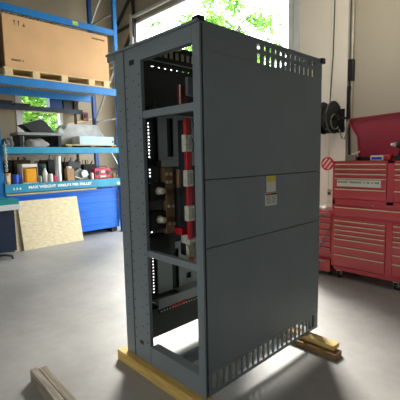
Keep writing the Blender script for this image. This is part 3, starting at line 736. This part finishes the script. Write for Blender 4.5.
# things lying on the chest
TT = TZ1+.001
t = thing('grey_gadget', 'small grey box tool with a pale lever on the chest', 'tool', (3.22, .55, TT))
MB().box(3.17, 3.29, .48, .61, TT, TT+.075, .008, rot=Matrix.Rotation(.3, 3, 'Z')).build('housing', mat('gadget_grey', '#8b8b80', .5), t)
MB().bar((3.2, .52, TT+.085), (3.25, .44, TT+.115), .04, .015).build('lever', CLEARP, t)
t = thing('blue_white_package', 'crumpled blue and white package lying on the red chest', 'package', (3.2, .19, TT))
pk = MB().box(3.14, 3.26, .11, .27, TT, TT+.065, .015); pk.build('wrapper', CLEARP, t)
MB().box(3.136, 3.142, .13, .25, TT+.015, TT+.045).box(3.15, 3.24, .15, .23, TT+.064, TT+.068).build('blue_print', CBLUE, t)
t = thing('red_pouch', 'small red pouch beside the blue and white package', 'pouch', (3.2, .06, TT))
MB().box(3.13, 3.26, .03, .105, TT, TT+.075, .02).build('pouch_body', REDBUS, t)
MB().box(3.128, 3.132, .04, .095, TT+.05, TT+.058).build('zip', STEEL, t)
tag(MB().box(3.30, 3.46, .30, .60, TT, TT+.02, .004).box(3.30, 3.31, .30, .60, TT, TT+.05).box(3.30, 3.46, .30, .31, TT, TT+.05).build('tool_tray', BLACKP), 'shallow black tray behind the grey gadget on the chest', 'tray')
t = thing('cordless_drill', 'black cordless drill with a silver chuck on the chest', 'drill', (3.2, -.03, TT))
MB().lathe([(.008, 0), (.014, .01), (.022, .03), (.026, .06), (.03, .075)], (3.2, .055, 1.725), 'Y', 16)
ck = MB(); ck.lathe([(.006, 0), (.014, -.006), (.024, -.03), (.028, -.065)], (3.2, .055, 1.722), 'Y', 16); ck.build('chuck', SILV, t, smooth=True)
MB().lathe([(.03, -.065), (.042, -.08), (.045, -.18), (.03, -.21)], (3.2, .055, 1.722), 'Y', 18).build('motor_body', BLACKP, t, smooth=True)
MB().bar((3.2, -.09, 1.70), (3.2, -.06, 1.58), .045, .06).build('grip', RUBBER, t)
MB().box(3.15, 3.25, -.12, .0, TT, TT+.06, .008).build('battery', BLACKP, t)

# smaller red cart between the cabinet and the chest
sc_ = thing('tool_cart', 'smaller red drawer cart tucked left of the wide roller cabinet', 'tool cart', (3.3, .95, 0))
X2 = 3.10; a0, a1 = .71, 1.24
MB().box(X2+.01, X2+.42, a0, a1, .06, .86, .006).build('body', REDP, sc_)
zt = [.85, .79, .71, .62, .54, .46, .38, .30]
for a, b in zip(zt, zt[1:]):
    d = MB().box(X2-.012, X2+.012, a0+.02, a1-.02, b+.006, a, .003).build('drawer', REDD, sc_)
    MB().box(X2-.024, X2-.01, a0+.03, a1-.03, a-.014, a-.004).build('handle', STEEL, d)
d = MB().box(X2-.06, X2+.012, a0+.0, a1-.0, .06, .225, .004).build('drawer', REDP, sc_)
MB().box(X2-.075, X2-.058, a0+.05, a1-.05, .195, .21).build('handle', STEEL, d)
for y in (a0+.06, a1-.06):
    for x in (X2+.06, X2+.36): MB().lathe([(.015, -.015), (.03, -.015), (.03, .015), (.015, .015)], (x, y, .03), 'Y', 14).build('caster', RUBBER, sc_)
rgm = MB(); bmesh.ops.create_icosphere(rgm.bm, subdivisions=3, radius=1); rr = random.Random(4)
for v in rgm.bm.verts:
    f = 1+.2*math.sin(6*v.co.x+5*v.co.y)+rr.gauss(0, .05); v.co = Vector((X2+.17+v.co.x*.11*f, .86+v.co.y*.11*f, max(.861, .885+v.co.z*.045*f)))
tag(rgm.build('shop_rag', CLEARP, smooth=True), 'crumpled white shop rag on top of the small red cart', 'rag')
tag(MB().tube([(X2-.09, .87, .02), (X2-.09, .87, .32), (X2-.05, .68, .76)], .007, 8).build('pry_bar', mat('rod_grey', '#6d6a66', .4, .5), smooth=True), 'thin grey metal rod leaning on the small red cart', 'rod')

# ------------------------------------------------------------------ wall equipment
XP = 4.0
hr = thing('hose_reel', 'black hose reel mounted on the cream pilaster', 'hose reel', (3.85, 1.15, 1.85))
AX = 3.80
for y, m in ((1.075, 'a'), (1.235, 'b')):
    MB().lathe([(.05, -.008), (.215, -.008), (.235, -.015), (.24, 0), (.235, .012), (.05, .008)], (AX, y, 2.166), 'Y', 36).build('flange', HOSEM, hr, smooth=True)
MB().lathe([(.10, .0), (.10, .15)], (AX, 1.08, 2.166), 'Y', 24).build('drum', BLACKP, hr, smooth=True)
for k in range(4):
    pts = [(AX+(.12+.022*k)*math.cos(a), 1.10+.11*((t % 25)/24), 2.166+(.12+.022*k)*math.sin(a)) for t, a in enumerate([2*PI*i/24 for i in range(25)])]
    MB().tube(pts, .014, 8).build('hose_turn', HOSEM if k % 2 else HOSEY, hr, smooth=True)
pts = [(AX+.13*math.cos(a), 1.055, 2.10+.11*math.sin(a)) for a in [PI*.1+1.7*PI*i/20 for i in range(21)]]
MB().tube(pts, .009, 8).build('hose_loop', HOSEY, hr, smooth=True)
MB().lathe([(.02, -.03), (.05, -.03), (.05, 0)], (AX, 1.068, 2.166), 'Y', 18).build('hub', BLACKP, hr, smooth=True)
MB().box(AX-.03, XP, 1.12, 1.17, 2.1, 2.14).box(XP-.02, XP, 1.0, 1.28, 1.95, 2.3).build('bracket', BLACKP, hr)
MB().bar((AX, 1.03, 2.16), (AX+.1, .88, 2.14), .03, .03).build('arm', BLACKP, hr)
MB().tube([(AX+.1, .90, 2.14), (AX+.12, .92, 2.0), (AX+.12, .96, 1.84), (AX+.12, 1.0, 1.86), (AX+.1, 1.04, 2.0)], .012, 8).build('hose_tail', HOSEY, hr, smooth=True)
# conduits and cables on the wall
tag(MB().tube([(4.07, .985, 6.3), (4.07, .985, 2.9), (4.07, .985, 2.75)], .016, 8).build('conduit', PIPED, smooth=True), 'left thin dark pipe running down to the wall bracket', 'pipe', 'pipes on the wall')
tag(MB().tube([(4.06, .935, 6.3), (4.06, .935, .3)], .022, 8).build('conduit', PIPE, smooth=True), 'right pale pipe on the wall passing behind the red chest', 'pipe', 'pipes on the wall')
jb = MB().box(4.02, 4.098, .905, 1.01, 2.70, 3.01, .006); tag(jb.build('junction_bracket', BLACKP), 'dark rectangular bracket clamped around the wall pipes', 'bracket')
tag(MB().tube([(4.03, .955, 2.70), (4.03, .95, 2.4), (4.03, .93, 1.6), (4.03, .93, 1.3)], [.016, .018, .018, .018], 8).build('thick_cable', RUBBER, smooth=True), 'thick black cable dropping from the bracket behind the red chest', 'cable')
tag(MB().bar((4.02, .99, 2.12), (4.02, .95, 2.62), .03, .05).build('cable_arm', BLACKP), 'short black strut between the hose reel and the pipes', 'strut')
tag(MB().tube([(3.99, 1.19, 6.3), (3.985, 1.185, 4.0), (3.99, 1.20, 3.1), (3.985, 1.235, 2.4)], .009, 6).build('thin_cable', PIPED, smooth=True), 'thin grey cable hanging down the pilaster to the hose reel', 'cable')
tag(MB().tube([(4.09, 1.83, 6.3), (4.09, 1.83, .2)], .02, 8).build('door_cable', PIPED, smooth=True), 'dark pipe beside the right track of the open doorway', 'pipe')
sg = thing('round_sign', 'round red sign with pale diagonal bars on the pilaster', 'sign', (3.99, 1.28, 1.21))
MB().lathe([(.005, -.008), (.105, -.008), (.105, 0)], (4.0, 1.262, 1.479), 'X', 32).build('disc', mat('sign_red', '#d8343f', .5, 0, .03), sg)
st = MB()
for k in (-1, 0, 1):
    c = Vector((3.9895, 1.262 + .045*k, 1.479 + .035*k)); L = .06 if k else .078
    st.bar(c+Vector((0, L*.62, -L*.78)), c+Vector((0, -L*.62, L*.78)),   .005, .027)
st.build('pale_bars', mat('sign_pale', '#f0cdbf', .5), sg)
oc = thing('wall_socket', 'small wire-guarded socket on the pilaster below the round sign', 'socket', (3.99, 1.22, .93))
MB().box(3.985, 4.0, 1.19, 1.25, .98, 1.08, .004).build('plate', PIPE, oc)
MB().box(3.98, 3.986, 1.2, 1.24, 1.0, 1.03).build('outlet', BLACKP, oc)
